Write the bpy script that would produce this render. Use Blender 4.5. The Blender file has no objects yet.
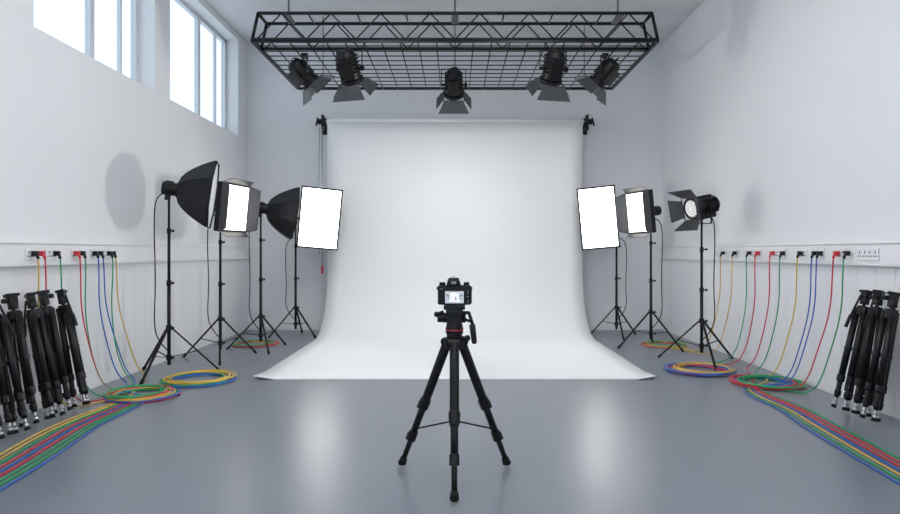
import bpy, bmesh, math, random
from mathutils import Vector, Matrix
random.seed(4)
scene = bpy.context.scene
V = Vector
pi = math.pi

# ---------------------------------------------------------------- materials
def mat(name, col, rough=0.5, metal=0.0, emis=0.0, ecol=None, noise=0.0, nscale=8.0, bump=0.0, bscale=60.0, spec=0.5, rvar=0.0, detail=4):
    m = bpy.data.materials.new(name); m.use_nodes = True
    nt = m.node_tree; b = nt.nodes['Principled BSDF']
    b.inputs['Base Color'].default_value = (*col, 1)
    b.inputs['Roughness'].default_value = rough
    b.inputs['Metallic'].default_value = metal
    b.inputs['Specular IOR Level'].default_value = spec
    tc = nt.nodes.new('ShaderNodeTexCoord')
    if noise > 0 or rvar > 0:
        n = nt.nodes.new('ShaderNodeTexNoise'); n.inputs['Scale'].default_value = nscale
        n.inputs['Detail'].default_value = detail
        nt.links.new(tc.outputs['Object'], n.inputs['Vector'])
        if noise > 0:
            r = nt.nodes.new('ShaderNodeMapRange')
            r.inputs['From Min'].default_value = 0.2; r.inputs['From Max'].default_value = 0.8
            r.inputs['To Min'].default_value = 1 - noise; r.inputs['To Max'].default_value = 1 + noise
            nt.links.new(n.outputs['Fac'], r.inputs['Value'])
            mx = nt.nodes.new('ShaderNodeVectorMath'); mx.operation = 'SCALE'
            mx.inputs[0].default_value = col
            nt.links.new(r.outputs['Result'], mx.inputs['Scale'])
            nt.links.new(mx.outputs['Vector'], b.inputs['Base Color'])
        if rvar > 0:
            r2 = nt.nodes.new('ShaderNodeMapRange')
            r2.inputs['From Min'].default_value = 0.2; r2.inputs['From Max'].default_value = 0.8
            r2.inputs['To Min'].default_value = rough - rvar; r2.inputs['To Max'].default_value = rough + rvar
            nt.links.new(n.outputs['Fac'], r2.inputs['Value'])
            nt.links.new(r2.outputs['Result'], b.inputs['Roughness'])
    if bump > 0:
        n2 = nt.nodes.new('ShaderNodeTexNoise'); n2.inputs['Scale'].default_value = bscale
        nt.links.new(tc.outputs['Object'], n2.inputs['Vector'])
        bp = nt.nodes.new('ShaderNodeBump'); bp.inputs['Strength'].default_value = bump
        bp.inputs['Distance'].default_value = 0.01
        nt.links.new(n2.outputs['Fac'], bp.inputs['Height'])
        nt.links.new(bp.outputs['Normal'], b.inputs['Normal'])
    if emis > 0:
        b.inputs['Emission Color'].default_value = (*(ecol or col), 1)
        b.inputs['Emission Strength'].default_value = emis
    return m

M_wall = mat('wall_paint', (0.79, 0.80, 0.825), 0.75, noise=0.01, nscale=1.5)
M_panel = mat('wall_panelling_paint', (0.795, 0.805, 0.832), 0.5, noise=0.01, nscale=2)
M_ceil = mat('ceiling_concrete', (0.68, 0.69, 0.71), 0.85, noise=0.08, nscale=2.5, bump=0.1)
M_floor = mat('polished_concrete', (0.192, 0.214, 0.249), 0.31, noise=0.05, nscale=0.8, rvar=0.015, spec=0.6, detail=2)
M_paper = mat('backdrop_paper', (0.89, 0.893, 0.90), 0.7, noise=0.004, nscale=1)
M_white = mat('white_plastic', (0.80, 0.81, 0.83), 0.4, noise=0.01)
M_frame = mat('window_frame_paint', (0.60, 0.63, 0.67), 0.4, noise=0.01)
M_black = mat('black_powder_coat', (0.006, 0.006, 0.007), 0.42, noise=0.2, nscale=30, spec=0.3)
M_metal = mat('black_metal', (0.008, 0.008, 0.010), 0.35, metal=0.2, noise=0.1, spec=0.3)
M_fabric = mat('softbox_fabric', (0.009, 0.010, 0.012), 0.55, noise=0.2, nscale=20, bump=0.2, bscale=150, spec=0.3)
M_rubber = mat('black_rubber', (0.006, 0.006, 0.006), 0.7, noise=0.1, spec=0.3)
M_grey = mat('dark_grey_metal', (0.16, 0.165, 0.175), 0.4, metal=0.5, noise=0.1)
M_door = mat('barn_door_metal', (0.065, 0.068, 0.075), 0.45, metal=0.3, noise=0.1)
M_steel = mat('brushed_steel', (0.55, 0.56, 0.58), 0.28, metal=1.0, noise=0.05)
M_lens = mat('fresnel_glass', (0.25, 0.27, 0.3), 0.1, noise=0.05)
M_lit = mat('lit_diffuser', (0.9, 0.9, 0.9), 0.6, emis=5.5, ecol=(1.0, 0.985, 0.96), noise=0.01)
M_lit2 = mat('lit_diffuser_warm', (0.9, 0.9, 0.9), 0.6, emis=4, ecol=(1.0, 0.965, 0.91), noise=0.01)
M_litlens = mat('lit_fresnel_lens', (0.5, 0.5, 0.5), 0.3, emis=0.55, ecol=(1.0, 0.97, 0.93), noise=0.01)
M_screen = mat('lcd_screen', (0.5, 0.53, 0.56), 0.2, emis=0.28, ecol=(0.85, 0.9, 1.0), noise=0.02)
M_screen2 = mat('lcd_screen_bright', (0.6, 0.62, 0.65), 0.2, emis=0.6, ecol=(0.95, 0.97, 1.0), noise=0.02)
M_red = mat('red_cable_pvc', (0.60, 0.03, 0.05), 0.4, noise=0.05)
M_blue = mat('blue_cable_pvc', (0.02, 0.12, 0.50), 0.4, noise=0.05)
M_green = mat('green_cable_pvc', (0.01, 0.34, 0.12), 0.4, noise=0.05)
M_yellow = mat('yellow_cable_pvc', (0.70, 0.47, 0.07), 0.4, noise=0.05)
M_fill_glow = mat('fill_light_glow', (0.9, 0.9, 0.9), 0.5, emis=26.5, ecol=(1.0, 0.99, 0.975), noise=0.01)  # glow of the added overhead fill lights
COL = {'r': M_red, 'b': M_blue, 'g': M_green, 'y': M_yellow}
M_glass = bpy.data.materials.new('window_glass'); M_glass.use_nodes = True
nt = M_glass.node_tree; nt.nodes.clear()
o = nt.nodes.new('ShaderNodeOutputMaterial'); mx = nt.nodes.new('ShaderNodeMixShader')
tr = nt.nodes.new('ShaderNodeBsdfTransparent'); gl = nt.nodes.new('ShaderNodeBsdfGlossy')
tr.inputs['Color'].default_value = (0.93, 0.97, 1, 1); gl.inputs['Roughness'].default_value = 0.05
mx.inputs['Fac'].default_value = 0.06
nt.links.new(tr.outputs[0], mx.inputs[1]); nt.links.new(gl.outputs[0], mx.inputs[2]); nt.links.new(mx.outputs[0], o.inputs[0])

# ---------------------------------------------------------------- helpers
def empty(name, loc=(0, 0, 0), rotz=0):
    e = bpy.data.objects.new(name, None); e.location = loc; e.rotation_euler = (0, 0, rotz)
    e.empty_display_size = 0.1
    scene.collection.objects.link(e); return e

def frame(origin, direction, up=(0, 0, 1)):
    y = V(direction).normalized(); u = V(up)
    x = y.cross(u)
    if x.length < 1e-4: x = V((1, 0, 0))
    x.normalize(); z = x.cross(y)
    m = Matrix((x, y, z)).transposed().to_4x4(); m.translation = V(origin); return m

class B:
    def __init__(s, name, mt, parent=None, M=None, bevel=0):
        s.bm = bmesh.new(); s.name = name; s.mt = mt; s.p = parent; s.M = M or Matrix(); s.bevel = bevel
    def box(s, c, d, R=None):
        m = Matrix.Translation(V(c))
        if R is not None: m = m @ R
        m = m @ Matrix.Diagonal((*d, 1))
        bmesh.ops.create_cube(s.bm, size=1, matrix=m); return s
    def tube(s, a, b, r, r2=None, seg=14, smooth=True):
        a = V(a); b = V(b); d = b - a
        if d.length < 1e-6: return s
        q = d.to_track_quat('Z', 'Y').to_matrix().to_4x4()
        m = Matrix.Translation((a + b) / 2) @ q
        g = bmesh.ops.create_cone(s.bm, cap_ends=True, segments=seg, radius1=r, radius2=r if r2 is None else r2, depth=d.length, matrix=m)
        if smooth:
            fs = set(f for v in g['verts'] for f in v.link_faces)
            for f in fs:
                if len(f.verts) == 4 and seg > 4: f.smooth = True
        return s
    def bar(s, a, b, w, h):
        a = V(a); b = V(b); d = b - a
        q = d.to_track_quat('Z', 'Y').to_matrix().to_4x4()
        m = Matrix.Translation((a + b) / 2) @ q @ Matrix.Diagonal((w, h, d.length, 1))
        bmesh.ops.create_cube(s.bm, size=1, matrix=m); return s
    def ball(s, c, r, sc=(1, 1, 1), seg=14):
        g = bmesh.ops.create_uvsphere(s.bm, u_segments=seg, v_segments=seg // 2 + 2, radius=r, matrix=Matrix.Translation(V(c)) @ Matrix.Diagonal((*sc, 1)))
        for f in set(f for v in g['verts'] for f in v.link_faces): f.smooth = True
        return s
    def path(s, pts, r, seg=8):
        for i in range(len(pts) - 1):
            s.tube(pts[i], pts[i + 1], r, seg=seg)
            if i: s.ball(pts[i], r, seg=8)
        return s
    def loft(s, loops, close=True, cap0=False, cap1=False, smooth=False):
        vs = [[s.bm.verts.new(V(p)) for p in L] for L in loops]
        for i in range(len(vs) - 1):
            n = len(vs[i])
            for j in range(n if close else n - 1):
                k = (j + 1) % n
                f = s.bm.faces.new((vs[i][j], vs[i][k], vs[i + 1][k], vs[i + 1][j])); f.smooth = smooth
        if cap0: s.bm.faces.new(vs[0][::-1])
        if cap1: s.bm.faces.new(vs[-1])
        return s
    def slab(s, quad, t):
        q = [V(p) for p in quad]; n = (q[1] - q[0]).cross(q[3] - q[0]).normalized() * t / 2
        s.loft([[p - n for p in q], [p + n for p in q]], cap0=True, cap1=True); return s
    def done(s):
        bmesh.ops.transform(s.bm, matrix=s.M, verts=s.bm.verts)
        bmesh.ops.recalc_face_normals(s.bm, faces=s.bm.faces)
        me = bpy.data.meshes.new(s.name); s.bm.to_mesh(me); s.bm.free()
        me.materials.append(s.mt)
        ob = bpy.data.objects.new(s.name, me); scene.collection.objects.link(ob)
        if s.bevel:
            md = ob.modifiers.new('bevel', 'BEVEL'); md.width = s.bevel; md.segments = 3; md.limit_method = 'ANGLE'
        if s.p: ob.parent = s.p
        return ob

def curve(name, pts, r, mt, parent=None, smooth=True, cyclic=False):
    cu = bpy.data.curves.new(name, 'CURVE'); cu.dimensions = '3D'; cu.bevel_depth = r; cu.bevel_resolution = 2
    cu.resolution_u = 6
    sp = cu.splines.new('NURBS' if smooth else 'POLY'); sp.points.add(len(pts) - 1)
    for p, q in zip(sp.points, pts): p.co = (*q, 1)
    if smooth: sp.order_u = 3; sp.use_endpoint_u = True
    sp.use_cyclic_u = cyclic
    cu.materials.append(mt)
    ob = bpy.data.objects.new(name, cu); scene.collection.objects.link(ob)
    if parent: ob.parent = parent
    return ob

# ---------------------------------------------------------------- room
HW = 4.26; YB = 12.72; YR = -3.0; H = 5.88; T = 0.32
B('floor', M_floor).box((0, (YB + YR) / 2, -0.05), (2 * HW + 2 * T, YB - YR + 2 * T, 0.1)).done()
B('ceiling', M_ceil).box((0, (YB + YR) / 2, H + 0.1), (2 * HW + 2 * T, YB - YR + 2 * T, 0.2)).done()
B('wall_back', M_wall).box((0, YB + T / 2, H / 2), (2 * HW + 2 * T, T, H)).done()
B('wall_right', M_wall).box((HW + T / 2, (YB + YR) / 2, H / 2), (T, YB - YR, H)).done()
wins = [(-0.2, 2.6), (3.1, 5.6), (6.27, 8.8), (9.27, 12.18)]
WB, WT = 3.86, 5.76
w = B('wall_left', M_wall)
xc = -HW - T / 2
w.box((xc, (YB + YR) / 2, WB / 2), (T, YB - YR, WB))
w.box((xc, (YB + YR) / 2, (WT + H) / 2), (T, YB - YR, H - WT))
edges = [YR] + [e for p in wins for e in p] + [YB]
for i in range(0, len(edges), 2):
    w.box((xc, (edges[i] + edges[i + 1]) / 2, (WB + WT) / 2), (T, edges[i + 1] - edges[i], WT - WB))
w.done()
def portal(name, loc, rot, sx, sy):
    l = bpy.data.lights.new(name, 'AREA'); l.shape = 'RECTANGLE'; l.size = sx; l.size_y = sy
    l.cycles.is_portal = True
    ob = bpy.data.objects.new(name, l); ob.location = loc; ob.rotation_euler = rot; scene.collection.objects.link(ob); return ob
for i, (a, b) in enumerate(wins):
    e = empty('window_%d' % (i + 1), (-HW - T + 0.05, (a + b) / 2, (WB + WT) / 2))
    hw = (b - a) / 2; hh = (WT - WB) / 2
    f = B('frame', M_frame, e)
    for s in (-1, 1):
        f.box((0, s * (hw - 0.035), 0), (0.08, 0.07, 2 * hh)); f.box((0, 0, s * (hh - 0.035)), (0.08, 2 * hw, 0.07))
    f.box((0, hw * 0.12, 0), (0.07, 0.09, 2 * hh)); f.box((0.0, hw * 0.66, 0), (0.05, 0.04, 2 * hh))
    f.done()
    B('glass', M_glass, e).box((0, 0, 0), (0.006, 2 * hw - 0.1, 2 * hh - 0.1)).done()
    B('sill', M_white, e).box((0.15, 0, -hh + 0.01), (0.24, 2 * hw - 0.01, 0.02)).done()
    portal('daylight_portal', (-HW - T - 0.03, (a + b) / 2, (WB + WT) / 2), (0, -pi / 2, 0), hh * 2, hw * 2)
w = B('wall_rear', M_wall)
GX, G0, G1 = 3.5, 0.3, 5.2
w.box((0, YR - T / 2, G0 / 2), (2 * HW, T, G0)); w.box((0, YR - T / 2, (G1 + H) / 2), (2 * HW, T, H - G1))
for s in (-1, 1): w.box((s * (GX + HW) / 2, YR - T / 2, (G0 + G1) / 2), (HW - GX, T, G1 - G0))
w.done()
e = empty('window_5', (0, YR - T / 2, (G0 + G1) / 2))  # unseen glazing added behind the camera to let sky light in
f = B('frame', M_frame, e)
for k in range(6): f.box((-GX + 0.04 + k * (2 * GX - 0.08) / 5, 0, 0), (0.07, 0.08, G1 - G0))
for k in range(4): f.box((0, 0, -(G1 - G0) / 2 + 0.04 + k * (G1 - G0 - 0.08) / 3), (2 * GX, 0.08, 0.07))
f.done()
B('glass', M_glass, e).box((0, 0, 0), (2 * GX - 0.1, 0.006, G1 - G0 - 0.1)).done()
portal('daylight_portal', (0, YR - T - 0.03, (G0 + G1) / 2), (pi / 2, 0, pi), 2 * GX, G1 - G0)

for s, nm in ((-1, 'left'), (1, 'right')):
    p = B('wall_panelling_' + nm, M_panel, bevel=0.003)
    y = YR + 0.02
    while y < YB - 0.05:
        p.box((s * (HW - 0.0065), y + 0.14, 0.77), (0.009, 0.277, 1.34)); y += 0.28
    p.done()
    B('baseboard_' + nm, M_white, bevel=0.004).box((s * (HW - 0.010), (YB + YR) / 2, 0.05), (0.016, YB - YR - 0.02, 0.1)).done()
    t = B('trim_1' if s < 0 else 'trim_2', M_white, bevel=0.006)
    t.box((s * (HW - 0.036), (YB + YR) / 2, 1.58), (0.068, YB - YR - 0.02, 0.20))
    t.box((s * (HW - 0.042), (YB + YR) / 2, 1.69), (0.08, YB - YR - 0.02, 0.02))
    t.box((s * (HW - 0.042), (YB + YR) / 2, 1.47), (0.08, YB - YR - 0.02, 0.02))
    t.done()
B('baseboard_back', M_white, bevel=0.004).box((0, YB - 0.014, 0.05), (2 * HW - 0.06, 0.024, 0.1)).done()

def outlet(s, y, n):
    e = empty('power_outlet', (s * (HW - 0.072), y, 1.575))
    B('plate', M_white, e, bevel=0.004).box((-s * 0.006, 0, 0), (0.012, 0.16 * n, 0.12)).done()
    h = B('socket_holes', M_rubber, e)
    for k in range(n * 2):
        yy = (k - (n * 2 - 1) / 2) * 0.08
        h.box((-s * 0.0125, yy, 0.022), (0.002, 0.012, 0.024)); h.box((-s * 0.0125, yy - 0.018, -0.018), (0.002, 0.018, 0.012)); h.box((-s * 0.0125, yy + 0.018, -0.018), (0.002, 0.018, 0.012))
    h.done()
for y, n in ((6.12, 1), (6.42, 1), (6.84, 1), (7.2, 1), (7.48, 1)): outlet(-1, y, n)
for y, n in ((6.28, 2), (6.72, 1), (7.1, 1), (7.45, 1), (8.0, 2), (8.6, 2), (9.3, 1), (9.9, 1)): outlet(1, y, n)

# ---------------------------------------------------------------- backdrop
BX = 2.525; BYW = 12.26; BYF = 7.76; R = 1.15; ZT = 4.17
prof = []
for k in range(12): prof.append((BYW, ZT - (ZT - R - 0.012) * k / 12))
for k in range(25):
    a = k / 24 * pi / 2
    prof.append((BYW - R * (1 - math.cos(a)), 0.012 + R * (1 - math.sin(a))))
y = BYW - R
for k in range(1, 20): prof.append((y + (BYF - y) * k / 19, 0.012 - 0.006 * k / 19))
e = empty('paper_backdrop')
sh = B('paper_sheet', M_paper, e)
NX = 20
def edge_curl(x, yy):
    t = max(0, (abs(x) / BX - 0.9) / 0.1); u = max(0, 1 - abs(yy - BYF) / 0.5)
    return 0.04 * t * t * u
sh.loft([[(-BX + 2 * BX * i / NX, yy, zz + edge_curl(-BX + 2 * BX * i / NX, yy)) for i in range(NX + 1)] for yy, zz in prof], close=False, smooth=True)
ob = sh.done(); md = ob.modifiers.new('thick', 'SOLIDIFY'); md.thickness = 0.008; md.offset = 0
B('roll', M_paper, e).tube((-BX - 0.02, BYW + 0.065, ZT + 0.02), (BX + 0.02, BYW + 0.065, ZT + 0.02), 0.065, seg=32).done()
B('core_tube', M_grey, e).tube((-BX - 0.12, BYW + 0.065, ZT + 0.02), (BX + 0.12, BYW + 0.065, ZT + 0.02), 0.03, seg=20).done()
bk = B('brackets', M_black, e, bevel=0.004)
for s in (-1, 1):
    x = s * (BX + 0.10)
    bk.box((x, BYW + 0.08, ZT + 0.0), (0.04, 0.16, 0.30)); bk.box((x, (BYW + YB) / 2 + 0.04, ZT + 0.02), (0.05, YB - BYW - 0.12, 0.06))
    bk.box((x, YB - 0.016, ZT), (0.16, 0.02, 0.34)); bk.tube((x, BYW + 0.065, ZT + 0.02), (x + s * 0.10, BYW + 0.065, ZT + 0.02), 0.055, seg=20)
    bk.tube((x + s * 0.10, BYW + 0.065, ZT + 0.10), (x + s * 0.14, BYW + 0.065, ZT - 0.06), 0.018)
bk.done()
ch = B('pull_chain', M_steel, e)
ch.tube((-BX - 0.10, BYW + 0.0, ZT - 0.1), (-BX - 0.10, BYW + 0.0, 1.35), 0.012)
ch.tube((-BX - 0.16, BYW + 0.02, ZT - 0.1), (-BX - 0.16, BYW + 0.02, 1.55), 0.007)
ch.done()
B('chain_weight', M_red, e).tube((-BX - 0.10, BYW, 1.33), (-BX - 0.10, BYW, 1.17), 0.022).done()

# ---------------------------------------------------------------- ceiling lighting grid
gx = 2.86; gy0, gy1 = 8.75, 11.3; gz = 4.6; tz = 4.97
e = empty('overhead_lighting_truss')
t = B('truss_chords', M_metal, e)
for yy in (gy0, gy0 + 0.4):
    t.tube((-gx, yy, gz), (gx, yy, gz), 0.024); t.tube((-gx + 0.08, yy, tz), (gx - 0.08, yy, tz), 0.024)
    for s in (-1, 1): t.tube((s * gx, yy, gz), (s * (gx - 0.08), yy, tz), 0.022)
for s in (-1, 1):
    t.tube((s * gx, gy0, gz), (s * gx, gy0 + 0.4, gz), 0.024); t.tube((s * (gx - 0.08), gy0, tz), (s * (gx - 0.08), gy0 + 0.4, tz), 0.024)
t.done()
t = B('truss_bracing', M_metal, e)
n = 16
for yy in (gy0, gy0 + 0.4):
    for k in range(n):
        a = -gx + 0.06 + (2 * gx - 0.12) * k / n; b = -gx + 0.06 + (2 * gx - 0.12) * (k + 1) / n
        z1, z2 = (gz, tz) if k % 2 == 0 else (tz, gz)
        t.tube((a, yy, z1), (b, yy, z2), 0.010, seg=8)
for k in range(0, n + 1, 2):
    a = -gx + 0.09 + (2 * gx - 0.18) * k / n
    t.tube((a, gy0, tz), (a, gy0 + 0.4, tz), 0.012, seg=8)
t.done()
t = B('mesh_frame', M_metal, e)
for s in (-1, 1): t.bar((s * gx, gy0, gz - 0.02), (s * gx, gy1, gz - 0.02), 0.045, 0.045)
t.bar((-gx, gy1, gz - 0.02), (gx, gy1, gz - 0.02), 0.045, 0.045)
t.bar((-gx, gy0, gz - 0.025), (gx, gy0, gz - 0.025), 0.035, 0.035)
t.done()
t = B('mesh_bars', M_metal, e)
for k in range(1, 22):
    x = -gx + 2 * gx * k / 22; t.tube((x, gy0, gz - 0.03), (x, gy1, gz - 0.03), 0.009, seg=6)
for k in range(1, 11):
    yy = gy0 + (gy1 - gy0) * k / 11; t.tube((-gx, yy, gz - 0.015), (gx, yy, gz - 0.015), 0.009, seg=6)
t.done()
t = B('hanging_rods', M_grey, e)
for x in (-2.4, 0, 2.35):
    t.tube((x, gy0 + 0.2, tz), (x, gy0 + 0.2, H), 0.014); t.tube((x, gy1 - 0.02, gz), (x, gy1 - 0.02, H), 0.009)
    t.box((x, gy0 + 0.2, tz), (0.10, 0.44, 0.03))
t.done()

# ---------------------------------------------------------------- fresnel fixture
def fresnel(parent, pivot, d, s=1.0, lit=False, clamp=None, up=(0, 0, 1), L=0.24):
    M = frame(pivot, d, up) @ Matrix.Scale(s, 4)
    b = B('lamp_body', M_black, parent, M, bevel=0.004)
    b.tube((0, -0.20, 0), (0, 0.14, 0), 0.135, seg=24)
    b.tube((0, -0.26, 0), (0, -0.20, 0), 0.09, 0.135, seg=24)
    b.tube((0, 0.14, 0), (0, 0.19, 0), 0.165, seg=28)
    b.box((0, -0.03, -0.14), (0.17, 0.26, 0.08)); b.box((0, -0.04, 0.13), (0.11, 0.24, 0.05))
    for k in range(5): b.box((0, -0.17 + k * 0.05, 0), (0.285, 0.012, 0.20))
    b.tube((-0.2, 0, 0), (0.2, 0, 0), 0.022)
    b.tube((0.175, 0, 0), (0.215, 0, 0), 0.04, seg=12)
    b.done()
    B('lens', M_litlens if lit else M_lens, parent, M).tube((0, 0.188, 0), (0, 0.196, 0), 0.13, 0.11, seg=28).done()
    if lit:
        g = B('lens_rings', M_grey, parent, M)
        for rr in (0.04, 0.075, 0.11):
            g.loft([[(rr * math.cos(a * pi / 12), 0.197, rr * math.sin(a * pi / 12)) for a in range(24)], [((rr + .004) * math.cos(a * pi / 12), 0.200, (rr + .004) * math.sin(a * pi / 12)) for a in range(24)], [((rr + .008) * math.cos(a * pi / 12), 0.197, (rr + .008) * math.sin(a * pi / 12)) for a in range(24)]])
        g.done()
    dr = B('barn_doors', M_door, parent, M)
    w0, w1 = 0.155, 0.25
    for ang in range(4):
        Rm = Matrix.Rotation(ang * pi / 2, 4, 'Y')
        q = [(-w0, 0.195, 0.165), (w0, 0.195, 0.165), (w1, 0.195 + L * 0.8, 0.165 + L * 0.62), (-w1, 0.195 + L * 0.8, 0.165 + L * 0.62)]
        if ang % 2: q = [(-w0 * 0.8, 0.195, 0.165), (w0 * 0.8, 0.195, 0.165), (w0 * 1.1, 0.195 + L * 0.75, 0.165 + L * 0.6), (-w0 * 1.1, 0.195 + L * 0.75, 0.165 + L * 0.6)]
        dr.slab([Rm @ V(p) for p in q], 0.006)
        dr.tube(Rm @ V((-w0, 0.195, 0.165)), Rm @ V((w0, 0.195, 0.165)), 0.009, seg=8)
    dr.done()
    if clamp is not None:
        c = V(clamp); P = V(pivot)
        xax = (M.to_3x3() @ V((1, 0, 0))).normalized()
        sg = (c - P).normalized()
        a = P + xax * 0.195 * s; a2 = P - xax * 0.195 * s
        h = 0.25 * s
        k1 = a + sg * h; k2 = a2 + sg * h
        y = B('yoke', M_black, parent)
        y.bar(a, k1, 0.012, 0.035); y.bar(a2, k2, 0.012, 0.035); y.bar(k1, k2, 0.035, 0.012)
        y.tube(P + sg * h, c, 0.018)
        y.done()
    return M

def spot(parent, loc, d, energy, size=60, r=0.06, col=(1, 0.97, 0.93), blend=0.6):
    l = bpy.data.lights.new('lamp_and_fill_light', 'SPOT'); l.energy = energy; l.spot_size = math.radians(size); l.spot_blend = blend
    l.shadow_soft_size = r; l.color = col
    ob = bpy.data.objects.new('lamp_and_fill_light', l); scene.collection.objects.link(ob)
    ob.matrix_local = Matrix.Translation(V(loc)) @ V(d).to_track_quat('-Z', 'Y').to_matrix().to_4x4(); ob.parent = parent

hang = [(-2.25, 9.21, (0.62, 0.35, -0.66), 1.0, 0.27), (-1.53, 8.98, (0.16, 0.55, -0.78), 1.12, 0.26), (-0.02, 9.91, (0, 0.70, -0.70), 1.08, 0.24),
        (1.42, 8.98, (-0.12, 0.55, -0.78), 1.12, 0.26), (2.22, 9.21, (-0.60, 0.35, -0.68), 1.0, 0.27)]
for x, y, d, s, dz in hang:
    e = empty('stage_spotlight', (x, y, gz - 0.089))
    d = V(d).normalized()
    piv = V((0, 0, -dz))
    fresnel(e, piv, d, s * 0.92, False, clamp=(0, 0, 0.0), L=0.2)
    c = B('hook_clamp', M_black, e, bevel=0.004)
    c.box((0, 0, 0.0), (0.07, 0.05, 0.06)); c.tube((-0.03, 0, 0.02), (0.06, 0, 0.02), 0.026)
    c.done()
    org = V((x, y, gz - 0.089)) + piv + d * 0.42
    spot(e, piv + d * 0.42, V((x * 0.7, 12.2, 1.3)) - org, 36, 130, 0.15, (1, 0.99, 0.98), 1.0)  # wide wash added to brighten the backdrop; the fixture itself is unlit
    curve('power_lead', [piv - d * 0.22, piv - d * 0.30 + V((0.03, -0.03, 0.03)), (0.1, -0.06, -0.12), (0.06, 0, -0.01)], 0.007, M_rubber, e)

# ---------------------------------------------------------------- light stands
def stand(name, x, y, h, legang=0, spread=0.62, hub=0.62):
    e = empty(name, (x, y, 0))
    p = B('stand_pole', M_metal, e)
    p.tube((0, 0, 0.14), (0, 0, h * 0.5), 0.023); p.tube((0, 0, h * 0.5), (0, 0, h * 0.78), 0.019); p.tube((0, 0, h * 0.78), (0, 0, h), 0.015)
    p.done()
    c = B('collars', M_black, e, bevel=0.003)
    for z, r in ((hub, 0.036), (0.24, 0.034), (h * 0.5, 0.030), (h * 0.78, 0.026)):
        c.tube((0, 0, z - 0.035), (0, 0, z + 0.035), r, seg=16); c.tube((0, 0, z), (0.055, -0.02, z), 0.010); c.ball((0.062, -0.022, z), 0.018)
    c.done()
    L = B('tripod_legs', M_metal, e); F = B('feet', M_rubber, e)
    for k in range(3):
        a = math.radians(legang + 120 * k); dx, dy = math.cos(a), math.sin(a)
        top = V((dx * 0.03, dy * 0.03, hub)); ft = V((dx * spread, dy * spread, 0.015))
        L.bar(top, ft, 0.028, 0.020)
        m = top.lerp(ft, 0.52); L.bar(V((dx * 0.03, dy * 0.03, 0.24)), m, 0.016, 0.010)
        F.ball(ft + V((0, 0, 0.002)), 0.017)
        F.bar(top.lerp(ft, 0.93), ft, 0.034, 0.026)
    L.done(); F.done()
    return e

def octabox(e, h, d, RR=0.47, roll=0):
    M = frame((0, 0, h + 0.02), d) @ Matrix.Rotation(math.radians(roll), 4, 'Y')
    s = B('flash_head', M_black, e, M, bevel=0.006)
    s.tube((0, -0.08, 0), (0, 0.12, 0), 0.085, seg=20); s.box((0, -0.0, 0.085), (0.05, 0.10, 0.03)); s.tube((0, 0.10, 0), (0, 0.13, 0), 0.11, seg=20)
    s.box((0, -0.0, -0.10), (0.035, 0.07, 0.10))
    s.done()
    loops = []
    N = 8
    def ring(r, y, m=1):
        return [(r * math.cos(2 * pi * (k + 0.5) / N), y, r * math.sin(2 * pi * (k + 0.5) / N)) for k in range(N)]
    R0, D = 0.10, 0.40
    for k in range(9):
        t = k / 8; loops.append(ring(R0 + (RR - R0) * (t ** 0.72), 0.11 + D * t ** 1.25))
    loops.append(ring(RR + 0.004, 0.11 + D + 0.04))
    B('softbox_shell', M_fabric, e, M).loft(loops).done()
    rb = B('rib_rods', M_metal, e, M)
    for k in range(N):
        rb.path([V(L[k]) * 1.004 for L in loops], 0.006, seg=6)
    rb.done()
    B('front_diffuser', M_white, e, M).loft([ring(RR - 0.004, 0.11 + D + 0.02), ring(RR * 0.5, 0.11 + D + 0.03), ring(0.01, 0.11 + D + 0.035)], cap1=True).done()

def barnpanel(e, h, d, w=0.34, hh=0.34, roll=0):
    M = frame((0, 0, h + 0.02), d) @ Matrix.Rotation(math.radians(roll), 4, 'Y')
    s = B('lamp_housing', M_black, e, M, bevel=0.01)
    s.tube((0, -0.16, 0), (0, 0.04, 0), 0.08, seg=20); s.box((0, -0.02, -0.09), (0.035, 0.08, 0.10))
    s.loft([[(-.09, .03, -.09), (.09, .03, -.09), (.09, .03, .09), (-.09, .03, .09)], [(-w, .16, -hh), (w, .16, -hh), (w, .16, hh), (-w, .16, hh)],
            [(-w, .24, -hh), (w, .24, -hh), (w, .24, hh), (-w, .24, hh)]], cap0=True, cap1=True)
    s.done()
    B('lit_diffuser', M_lit2, e, M).box((0, 0.243, 0), (2 * w - 0.06, 0.008, 2 * hh - 0.06)).done()
    dr = B('barn_doors', M_door, e, M)
    for sx in (-1, 1):
        dr.slab([(sx * w, 0.24, -hh), (sx * w, 0.24, hh), (sx * (w + 0.06), 0.40, hh * 0.86), (sx * (w + 0.06), 0.40, -hh * 0.86)], 0.008)
        dr.slab([(-w, 0.24, sx * hh), (w, 0.24, sx * hh), (w * 0.8, 0.34, sx * (hh + 0.06)), (-w * 0.8, 0.34, sx * (hh + 0.06))], 0.008)
    dr.done()

def panel(e, h, d, w, hh, dx=0.0, roll=0):
    M = frame((dx, -0.06, h), d) @ Matrix.Rotation(math.radians(roll), 4, 'Y')
    s = B('panel_frame', M_black, e, M, bevel=0.006)
    s.box((0, 0.06, 0), (2 * w, 0.05, 2 * hh))
    for sx in (-1, 1):
        s.box((sx * w, 0.07, 0), (0.03, 0.08, 2 * hh + 0.03)); s.box((0, 0.07, sx * hh), (2 * w + 0.03, 0.08, 0.03))
    s.box((0, -0.01, 0), (0.30, 0.09, 0.36))
    s.done()
    a = B('swivel_arm', M_metal, e)
    a.tube((0, 0, h - 0.12), (0, 0, h + 0.05), 0.030); a.tube((0, 0, h), M @ V((0, 0.0, 0)), 0.022); a.ball((0, 0, h), 0.04)
    a.done()
    B('lit_diffuser', M_lit, e, M).box((0, 0.09, 0), (2 * w - 0.025, 0.012, 2 * hh - 0.025)).done()

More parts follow.
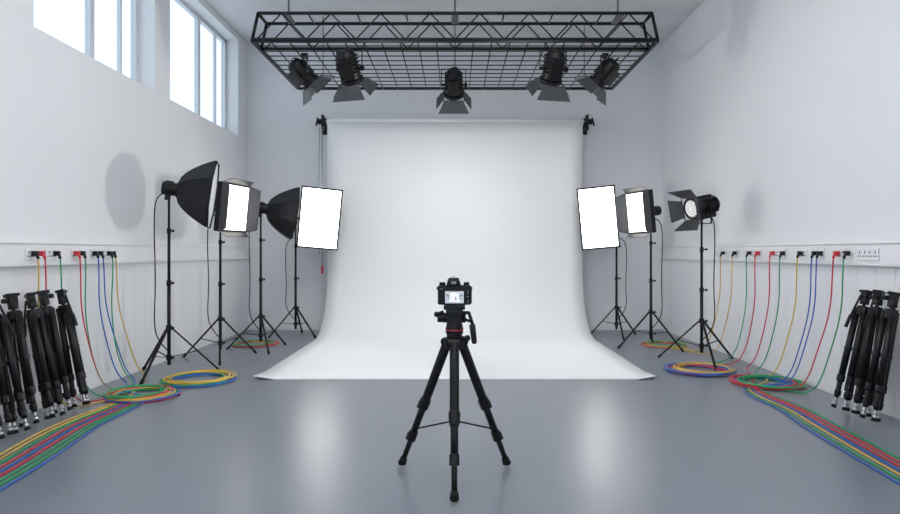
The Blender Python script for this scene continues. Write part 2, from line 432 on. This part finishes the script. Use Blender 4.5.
def lead(e, h, sx, z1=0.6):
    curve('power_lead', [(sx * 0.03, 0, h - 0.03), (sx * 0.16, 0, h - 0.05), (sx * 0.20, 0.0, h - 0.35), (sx * 0.17, 0, h * 0.5), (sx * 0.20, 0, z1), (sx * 0.10, 0, 0.4), (sx * 0.02, 0, 0.33)], 0.008, M_rubber, e)

# left group
e = stand('softbox_light', -3.70, 8.02, 2.40, -95, 0.62); octabox(e, 2.40, (0.93, 0.28, -0.13), 0.46); lead(e, 2.40, -1)
e = stand('led_studio_light', -3.52, 9.30, 2.24, -70, 0.60, 0.6); barnpanel(e, 2.26, (0.97, -0.22, -0.10), 0.36, 0.36, 0); lead(e, 2.2, -1)
e = stand('softbox_light', -3.18, 10.15, 2.30, -60, 0.55, 0.55); octabox(e, 2.30, (0.90, 0.36, -0.14), 0.45); lead(e, 2.25, -1)
e = stand('led_panel_light', -3.02, 11.75, 2.20, -150, 0.50, 0.55); panel(e, 2.24, (0.22, -0.96, -0.12), 0.365, 0.56, 0.47, -5); lead(e, 1.9, -1)
# right group
e = stand('led_panel_light', 3.06, 11.75, 2.20, -90, 0.50, 0.55); panel(e, 2.25, (-0.22, -0.96, -0.12), 0.335, 0.57, -0.36, 5); lead(e, 1.9, 1)
e = stand('led_studio_light', 3.27, 10.35, 2.24, -50, 0.58, 0.6); barnpanel(e, 2.26, (-0.95, -0.28, -0.10), 0.34, 0.35); lead(e, 2.2, 1)
e = stand('fresnel_spotlight', 3.58, 9.0, 2.10, -95, 0.62, 0.6); lead(e, 2.2, 1)
d = V((-0.92, -0.32, -0.20)).normalized()
M = fresnel(e, (0, 0, 2.26), d, 1.0, True, clamp=(0, 0, 2.04), L=0.2)
spot(e, V((0, 0, 2.26)) + d * 0.42, V((-1, -0.12, 0.02)), 330, 75, 0.12)
e2 = [o for o in scene.objects if o.name == 'led_studio_light'][0]
spot(e2, V((0, 0, 2.26)) + V((0.97, -0.22, -0.1)) * 0.5, V((1, -0.02, 0.02)), 240, 75, 0.18)

# ---------------------------------------------------------------- cables
CR = 0.0075
def coil(s, cx, cy, R0, cols, n=10):
    e = empty('coiled_cable', (cx, cy, 0))
    for ci, c in enumerate(cols):
        pts = []; rr = R0 * random.uniform(0.85, 1.05); ox, oy = random.uniform(-.06, .06), random.uniform(-.06, .06)
        turns = 3
        for k in range(turns * 14):
            a = k / 14 * 2 * pi + ci
            r = rr * (1 - 0.04 * math.sin(k * 0.7) - 0.09 * (k // 14))
            pts.append((ox + r * math.cos(a), oy + r * math.sin(a), 0.010 + 0.008 * ci + 0.003 * math.sin(k)))
        curve('loop_' + str(ci + 1), pts, CR, COL[c], e)
def cable(s, ysock, c, off, sock_bend=0.0, ycoil=6.9, end=1.5, run=True, zend=None):
    e = empty('power_cable', (s * (HW - 0.12), ysock, 1.58))
    O = V((s * (HW - 0.12), ysock, 1.58))
    p = B('plug', M_red if c == 'r' else M_black, e, Matrix.Translation(-O), bevel=0.004)
    p.box((s * (HW - 0.115), ysock, 1.585), (0.05, 0.045, 0.05)); p.tube((s * (HW - 0.13), ysock, 1.575), (s * (HW - 0.15), ysock, 1.53), 0.014)
    p.done()
    yy = ysock + sock_bend
    pts = [(s * (HW - 0.145), ysock, 1.55), (s * (HW - 0.15), ysock + 0.01, 1.42), (s * (HW - 0.11), ysock + sock_bend * .3, 0.95), (s * (HW - 0.12), yy, 0.45), (s * (HW - 0.2), yy + 0.05, 0.12),
           (s * (HW - 0.34), yy + 0.05, 0.014)]
    zf = 0.010
    if run:
        k = off * 1.1
        pts += [(s * (3.76 - off * 0.3), yy * 0.4 + ycoil * 0.6, zf), (s * (3.52 + k * .5), ycoil - 0.05, zf), (s * (3.46 + k * .8), ycoil - 0.5, zf), (s * (3.52 + k * .9 + random.uniform(-.015, .015)), ycoil - 1.1, zf), (s * (3.45 + k + random.uniform(-.01, .01)), ycoil - 1.7, zf), (s * (3.34 + k), 4.6, zf), (s * (3.26 + k), 3.6, zf), (s * (3.22 + k), end, zf)]
    else:
        pts += zend
    curve('cord', [V(q) - O for q in pts], CR, COL[c], e)
offs = [-0.24, -0.19, -0.14, -0.09, -0.04, 0.01, 0.06, 0.11, 0.16]
lc = [(6.22, 'r', 0.25), (6.46, 'g', 0.3), (6.80, 'r', 0.25), (6.90, 'g', 0.15), (7.15, 'b', 0.25), (7.25, 'b', 0.35), (7.45, 'g', 0.1), (7.52, 'y', 0.35)]
ordr = [5, 1, 3, 6, 0, 4, 2, 7]
for (y, c, sb), k in zip(lc, ordr): cable(-1, y, c, offs[k] , sb)
for y, c, k in ((6.12, 'y', 8),): cable(-1, y, c, offs[k], 0.15)
rc = [(6.56, 'g', 0.3), (6.74, 'r', 0.35), (7.05, 'b', 0.3), (7.15, 'b', 0.3), (7.45, 'y', 0.3), (7.85, 'g', 0.25), (8.1, 'r', 0.25)]
ordr = [1, 5, 3, 0, 2, 6, 4]
for (y, c, sb), k in zip(rc, ordr): cable(1, y, c, offs[k], sb, ycoil=7.4)
cable(1, 8.5, 'r', 0, 0.2, run=False, zend=[(3.7, 8.7, 0.012), (3.3, 8.8, 0.012), (3.0, 8.5, 0.012)])
cable(1, 8.75, 'g', 0, 0.2, run=False, zend=[(3.6, 8.8, 0.012), (3.4, 8.75, 0.012), (3.3, 8.7, 0.012)])
cable(1, 9.2, 'y', 0, 0.3, run=False, zend=[(3.8, 9.8, 0.012), (3.6, 10.3, 0.012)])
cable(1, 9.6, 'y', 0, 0.3, run=False, zend=[(3.8, 10.1, 0.012), (3.6, 10.5, 0.012)])
coil(-1, -3.50, 6.88, 0.38, 'rgbyrg'); coil(-1, -3.20, 7.72, 0.46, 'gbgyy'); coil(-1, -3.45, 10.75, 0.40, 'yrg')
coil(1, 3.76, 7.48, 0.40, 'grbrg'); coil(1, 3.28, 8.35, 0.46, 'byrby'); coil(1, 3.62, 10.7, 0.40, 'ryg')

# ---------------------------------------------------------------- folded tripods against walls
def folded(foot, top, rot=0.0, L=1.24):
    f = V(foot); t = V(top); ax = (t - f).normalized()
    M = frame((0, 0, 0), ax, up=(math.cos(rot), math.sin(rot), 0.1))
    e = empty('folded_tripod', f)
    leg = B('leg_tubes', M_black, e, M); cl = B('leg_clamps', M_metal, e, M, bevel=0.003); ft = B('feet', M_steel, e, M); rb = B('foot_pads', M_rubber, e, M)
    for k in range(3):
        a = k * 2 * pi / 3 + 0.4; c, s = math.cos(a), math.sin(a)
        r0, r1 = 0.062, 0.047
        P = lambda y, rr: (c * rr, y, s * rr)
        leg.tube(P(0.30, r0), P(1.0, r1), 0.031); leg.tube(P(0.12, r0 + .004), P(0.32, r0), 0.024)
        cl.tube(P(0.28, r0), P(0.345, r0), 0.037, seg=10); cl.tube(P(0.14, r0), P(0.19, r0), 0.031, seg=10)
        cl.tube(P(0.60, r0 - .008), P(0.64, r0 - .008), 0.036, seg=10)
        cl.box(P(1.0, r1), (0.06, 0.08, 0.05))
        ft.tube(P(0.055, r0 + .006), P(0.13, r0 + .004), 0.013); ft.ball(P(0.055, r0 + 0.006), 0.022)
        rb.tube(P(0.015, r0 + .012), P(0.05, r0 + .006), 0.026, 0.018)
    leg.done(); cl.done(); ft.done(); rb.done()
    h = B('tripod_head', M_black, e, M, bevel=0.004)
    h.tube((0, 0.2, 0), (0, 1.10, 0), 0.016); h.tube((0, 0.97, 0), (0, 1.06, 0), 0.055, seg=18); h.tube((0, 1.08, 0), (0, 1.14, 0), 0.042, seg=16)
    h.box((0, 1.165, 0), (0.075, 0.07, 0.065)); h.box((0, L - 0.03, 0), (0.11, 0.025, 0.08)); h.tube((0.04, 1.16, 0), (0.085, 1.16, 0), 0.022)
    h.tube((-0.02, 1.16, 0.04), (-0.05, 0.90, 0.09), 0.010); h.tube((-0.045, 0.95, 0.08), (-0.056, 0.82, 0.10), 0.017)
    h.done()
for i, (y, dx, dy) in enumerate(((5.10, 0, 0.12), (5.34, 0.04, 0.14), (5.60, -0.02, 0.13), (5.84, 0.03, 0.14), (6.04, -0.02, 0.13), (6.30, 0.02, 0.15))):
    folded((-3.80 + dx, y, 0.03), (-4.10, y + dy, 1.20), rot=i * 1.3)
for i, (y, dx, dy) in enumerate(((5.22, 0.02, 0.06), (5.74, 0, 0.06), (5.93, 0.02, 0.08), (6.13, -0.03, 0.06))):
    folded((3.85 + dx, y, 0.03), (4.11, y + dy, 1.20), rot=i * 1.1)

# ---------------------------------------------------------------- main tripod with camera
TX, TY = -0.004, 4.38
e = empty('camera_tripod', (TX, TY, 0))
up = B('legs_upper', M_black, e, bevel=0.003); lo = B('legs_lower', M_metal, e); cl = B('leg_locks', M_black, e, bevel=0.004); ft = B('feet', M_rubber, e)
br = B('spreader_braces', M_metal, e)
for k in range(3):
    a = math.radians(-90 + 120 * k); c, s = math.cos(a), math.sin(a)
    top = V((c * 0.055, s * 0.055, 0.965)); foot = V((c * 0.455, s * 0.455, 0.02))
    P = lambda t: top.lerp(foot, t)
    side = V((-s, c, 0))
    up.tube(P(0), P(0.46), 0.034, 0.032, seg=12); up.tube(P(0.46), P(0.50), 0.040, seg=12)
    lo.tube(P(0.45), P(0.74), 0.026, seg=12); lo.tube(P(0.72), P(0.97), 0.020, seg=12)
    cl.tube(P(0.455), P(0.53), 0.040, seg=10); cl.tube(P(0.72), P(0.79), 0.035, seg=10)
    o = V((c, s, 0)) * 0.034
    cl.bar(P(0.47) + o, P(0.53) + o, 0.034, 0.024); cl.bar(P(0.73) + o * .9, P(0.79) + o * .9, 0.03, 0.022)
    cl.tube(P(0.0) - side * 0.045, P(0.0) + side * 0.045, 0.034, seg=14)
    ft.tube(P(0.94), P(0.985), 0.025, 0.032, seg=14); ft.ball(P(0.985), 0.030, (1, 1, 0.65))
    m = P(0.70); h0 = V((c * 0.03, s * 0.03, 0.40))
    br.bar(h0, m, 0.022, 0.011)
up.done(); lo.done(); cl.done(); ft.done(); br.done()
cc = B('center_column', M_metal, e)
cc.tube((0, 0, 0.34), (0, 0, 1.03), 0.018); cc.tube((0, 0, 0.37), (0, 0, 0.43), 0.036, seg=16); cc.tube((0, 0, 0.32), (0, 0, 0.35), 0.024)
cc.done()
hb = B('apex_casting', M_black, e, bevel=0.005)
hb.tube((0, 0, 0.915), (0, 0, 0.995), 0.066, 0.080, seg=20); hb.tube((0, 0, 0.99), (0, 0, 1.03), 0.055, seg=20); hb.tube((0.03, -0.03, 1.0), (0.09, -0.06, 1.0), 0.012); hb.ball((0.09, -0.06, 1.0), 0.022)
hb.done()
B('accent_ring', M_red, e).tube((0, 0, 1.049), (0, 0, 1.056), 0.064, seg=24).done()
hd = B('pan_head', M_black, e, bevel=0.004)
hd.tube((0, 0, 1.025), (0, 0, 1.05), 0.062, seg=22); hd.tube((0, 0, 1.055), (0, 0, 1.11), 0.064, 0.052, seg=22); hd.box((0, 0, 1.125), (0.10, 0.09, 0.06)); hd.tube((-0.08, 0, 1.135), (0.08, 0, 1.135), 0.034, seg=16)
hd.tube((-0.120, -0.01, 1.135), (-0.075, -0.01, 1.135), 0.030, seg=14)
hd.box((0, 0, 1.175), (0.12, 0.11, 0.04)); hd.box((0, 0, 1.21), (0.15, 0.09, 0.03)); hd.tube((-0.075, -0.02, 1.18), (-0.12, -0.03, 1.165), 0.012); hd.ball((-0.125, -0.032, 1.163), 0.02)
hd.tube((0.04, -0.02, 1.14), (0.105, -0.12, 1.125), 0.010)
hd.done()
hn = B('pan_handle', M_rubber, e)
hn.path([(0.06, -0.03, 1.175), (0.10, -0.10, 1.18), (0.125, -0.13, 1.10)], 0.012); hn.tube((0.122, -0.12, 1.10), (0.135, -0.15, 0.99), 0.022, 0.019); hn.ball((0.135, -0.15, 0.99), 0.019)
hn.done()

# camera
e = empty('dslr_camera', (TX, TY, 1.226))
bd = B('camera_body', M_black, e, bevel=0.014)
bd.box((0, 0, 0.072), (0.235, 0.075, 0.138)); bd.box((0.098, 0.025, 0.070), (0.05, 0.10, 0.130))
bd.done()
pr = B('viewfinder_hump', M_black, e, bevel=0.008)
pr.loft([[(-0.060, -0.045, 0.135), (0.050, -0.045, 0.135), (0.045, 0.06, 0.135), (-0.055, 0.06, 0.135)],
         [(-0.042, -0.035, 0.194), (0.030, -0.035, 0.194), (0.025, 0.055, 0.190), (-0.037, 0.055, 0.190)]], cap0=True, cap1=True)
pr.box((-0.005, -0.045, 0.160), (0.060, 0.03, 0.036))
pr.done()
B('eyepiece', M_lens, e).box((-0.005, -0.061, 0.160), (0.034, 0.003, 0.018)).done()
B('hot_shoe', M_steel, e).box((-0.005, 0.0, 0.198), (0.03, 0.03, 0.008)).done()
dl = B('dials', M_rubber, e)
dl.tube((-0.085, 0, 0.138), (-0.085, 0, 0.160), 0.022, seg=18); dl.tube((0.085, 0.01, 0.138), (0.085, 0.01, 0.160), 0.020, seg=18); dl.tube((0.085, 0.055, 0.135), (0.085, 0.06, 0.150), 0.010)
dl.tube((0.092, -0.036, 0.062), (0.092, -0.044, 0.062), 0.017, seg=20)
dl.done()
B('screen_bezel', M_rubber, e, bevel=0.003).box((0.0, -0.040, 0.058), (0.148, 0.010, 0.100)).done()
B('lcd_screen', M_screen, e).box((0.0, -0.0462, 0.058), (0.130, 0.003, 0.084)).done()
B('screen_picture_backdrop', M_screen2, e).loft([[(-0.028, -0.0479, 0.092), (0.028, -0.0479, 0.092), (0.028, -0.0479, 0.045), (0.044, -0.0479, 0.028), (-0.044, -0.0479, 0.028), (-0.028, -0.0479, 0.045)],
   [(-0.028, -0.0485, 0.092), (0.028, -0.0485, 0.092), (0.028, -0.0485, 0.045), (0.044, -0.0485, 0.028), (-0.044, -0.0485, 0.028), (-0.028, -0.0485, 0.045)]], cap0=True, cap1=True).done()
ui = B('screen_picture_stands', M_grey, e)
for s in (-1, 1):
    for x, h in ((0.052, .036), (0.042, .030)):
        ui.box((s * x, -0.0482, 0.038 + h / 2), (0.0018, 0.001, h)); ui.box((s * x, -0.0482, 0.038 + h), (0.008, 0.001, 0.010))
ui.box((0.0, -0.0482, 0.095), (0.07, 0.001, 0.004)); ui.box((0.010, -0.0488, 0.060), (0.006, 0.001, 0.008)); ui.done()
B('screen_picture_figure', M_red, e).box((0.010, -0.0488, 0.046), (0.008, 0.001, 0.020)).done()
bt = B('buttons', M_grey, e)
for z in (0.10, 0.088, 0.032, 0.020): bt.tube((0.094, -0.036, z), (0.094, -0.042, z), 0.0055, seg=12)
for x in (-0.085, -0.097): bt.tube((x, -0.034, 0.115), (x, -0.041, 0.115), 0.0045, seg=12)
bt.tube((0.092, -0.043, 0.062), (0.092, -0.047, 0.062), 0.007, seg=14)
bt.done()
ln = B('lens', M_black, e)
ln.tube((-0.01, 0.035, 0.072), (-0.01, 0.075, 0.072), 0.055, seg=28); ln.tube((-0.01, 0.075, 0.072), (-0.01, 0.165, 0.072), 0.049, seg=28); ln.tube((-0.01, 0.165, 0.072), (-0.01, 0.20, 0.072), 0.053, 0.06, seg=28)
ln.done()
B('lens_glass', M_lens, e).tube((-0.01, 0.20, 0.072), (-0.01, 0.202, 0.072), 0.045, seg=28).done()
st = B('neck_strap_lugs', M_rubber, e)
for s in (-1, 1): st.box((s * 0.120, 0, 0.118), (0.012, 0.012, 0.02))
st.done()

# ---------------------------------------------------------------- fill lights added overhead, out of view, to brighten the room
for y in (-1.2, 1.4, 4.0, 6.6):
    for x in (-1.3, 1.3):
        e = empty('added_fill_light', (x, y, H - 0.25))
        B('housing', M_white, e, bevel=0.005).box((0, 0, 0.03), (0.30, 1.7, 0.06)).done()
        B('fill_emitter', M_fill_glow, e).box((0, 0, -0.006), (0.26, 1.64, 0.012)).done()
        r = B('suspension_rods', M_steel, e)
        for s in (-1, 1): r.tube((0, s * 0.6, 0.06), (0, s * 0.6, 0.25), 0.006)
        r.done()

# ---------------------------------------------------------------- world + camera
wd = bpy.data.worlds.new('overcast_sky'); scene.world = wd; wd.use_nodes = True
bg = wd.node_tree.nodes['Background']; bg.inputs['Color'].default_value = (0.85, 0.925, 1.0, 1); bg.inputs['Strength'].default_value = 1.5
scene.view_settings.view_transform = 'Standard'
scene.view_settings.look = 'None'
scene.view_settings.exposure = 0.03

cd = bpy.data.cameras.new('camera'); co = bpy.data.objects.new('camera', cd); scene.collection.objects.link(co)
co.location = (0, 0, 1.6); co.rotation_euler = (pi / 2, 0, 0)
cd.sensor_width = 36; cd.lens = 620 / 900 * 36; cd.shift_x = -5 / 900; cd.shift_y = -5 / 900
cd.clip_start = 0.05; cd.clip_end = 100
scene.camera = co
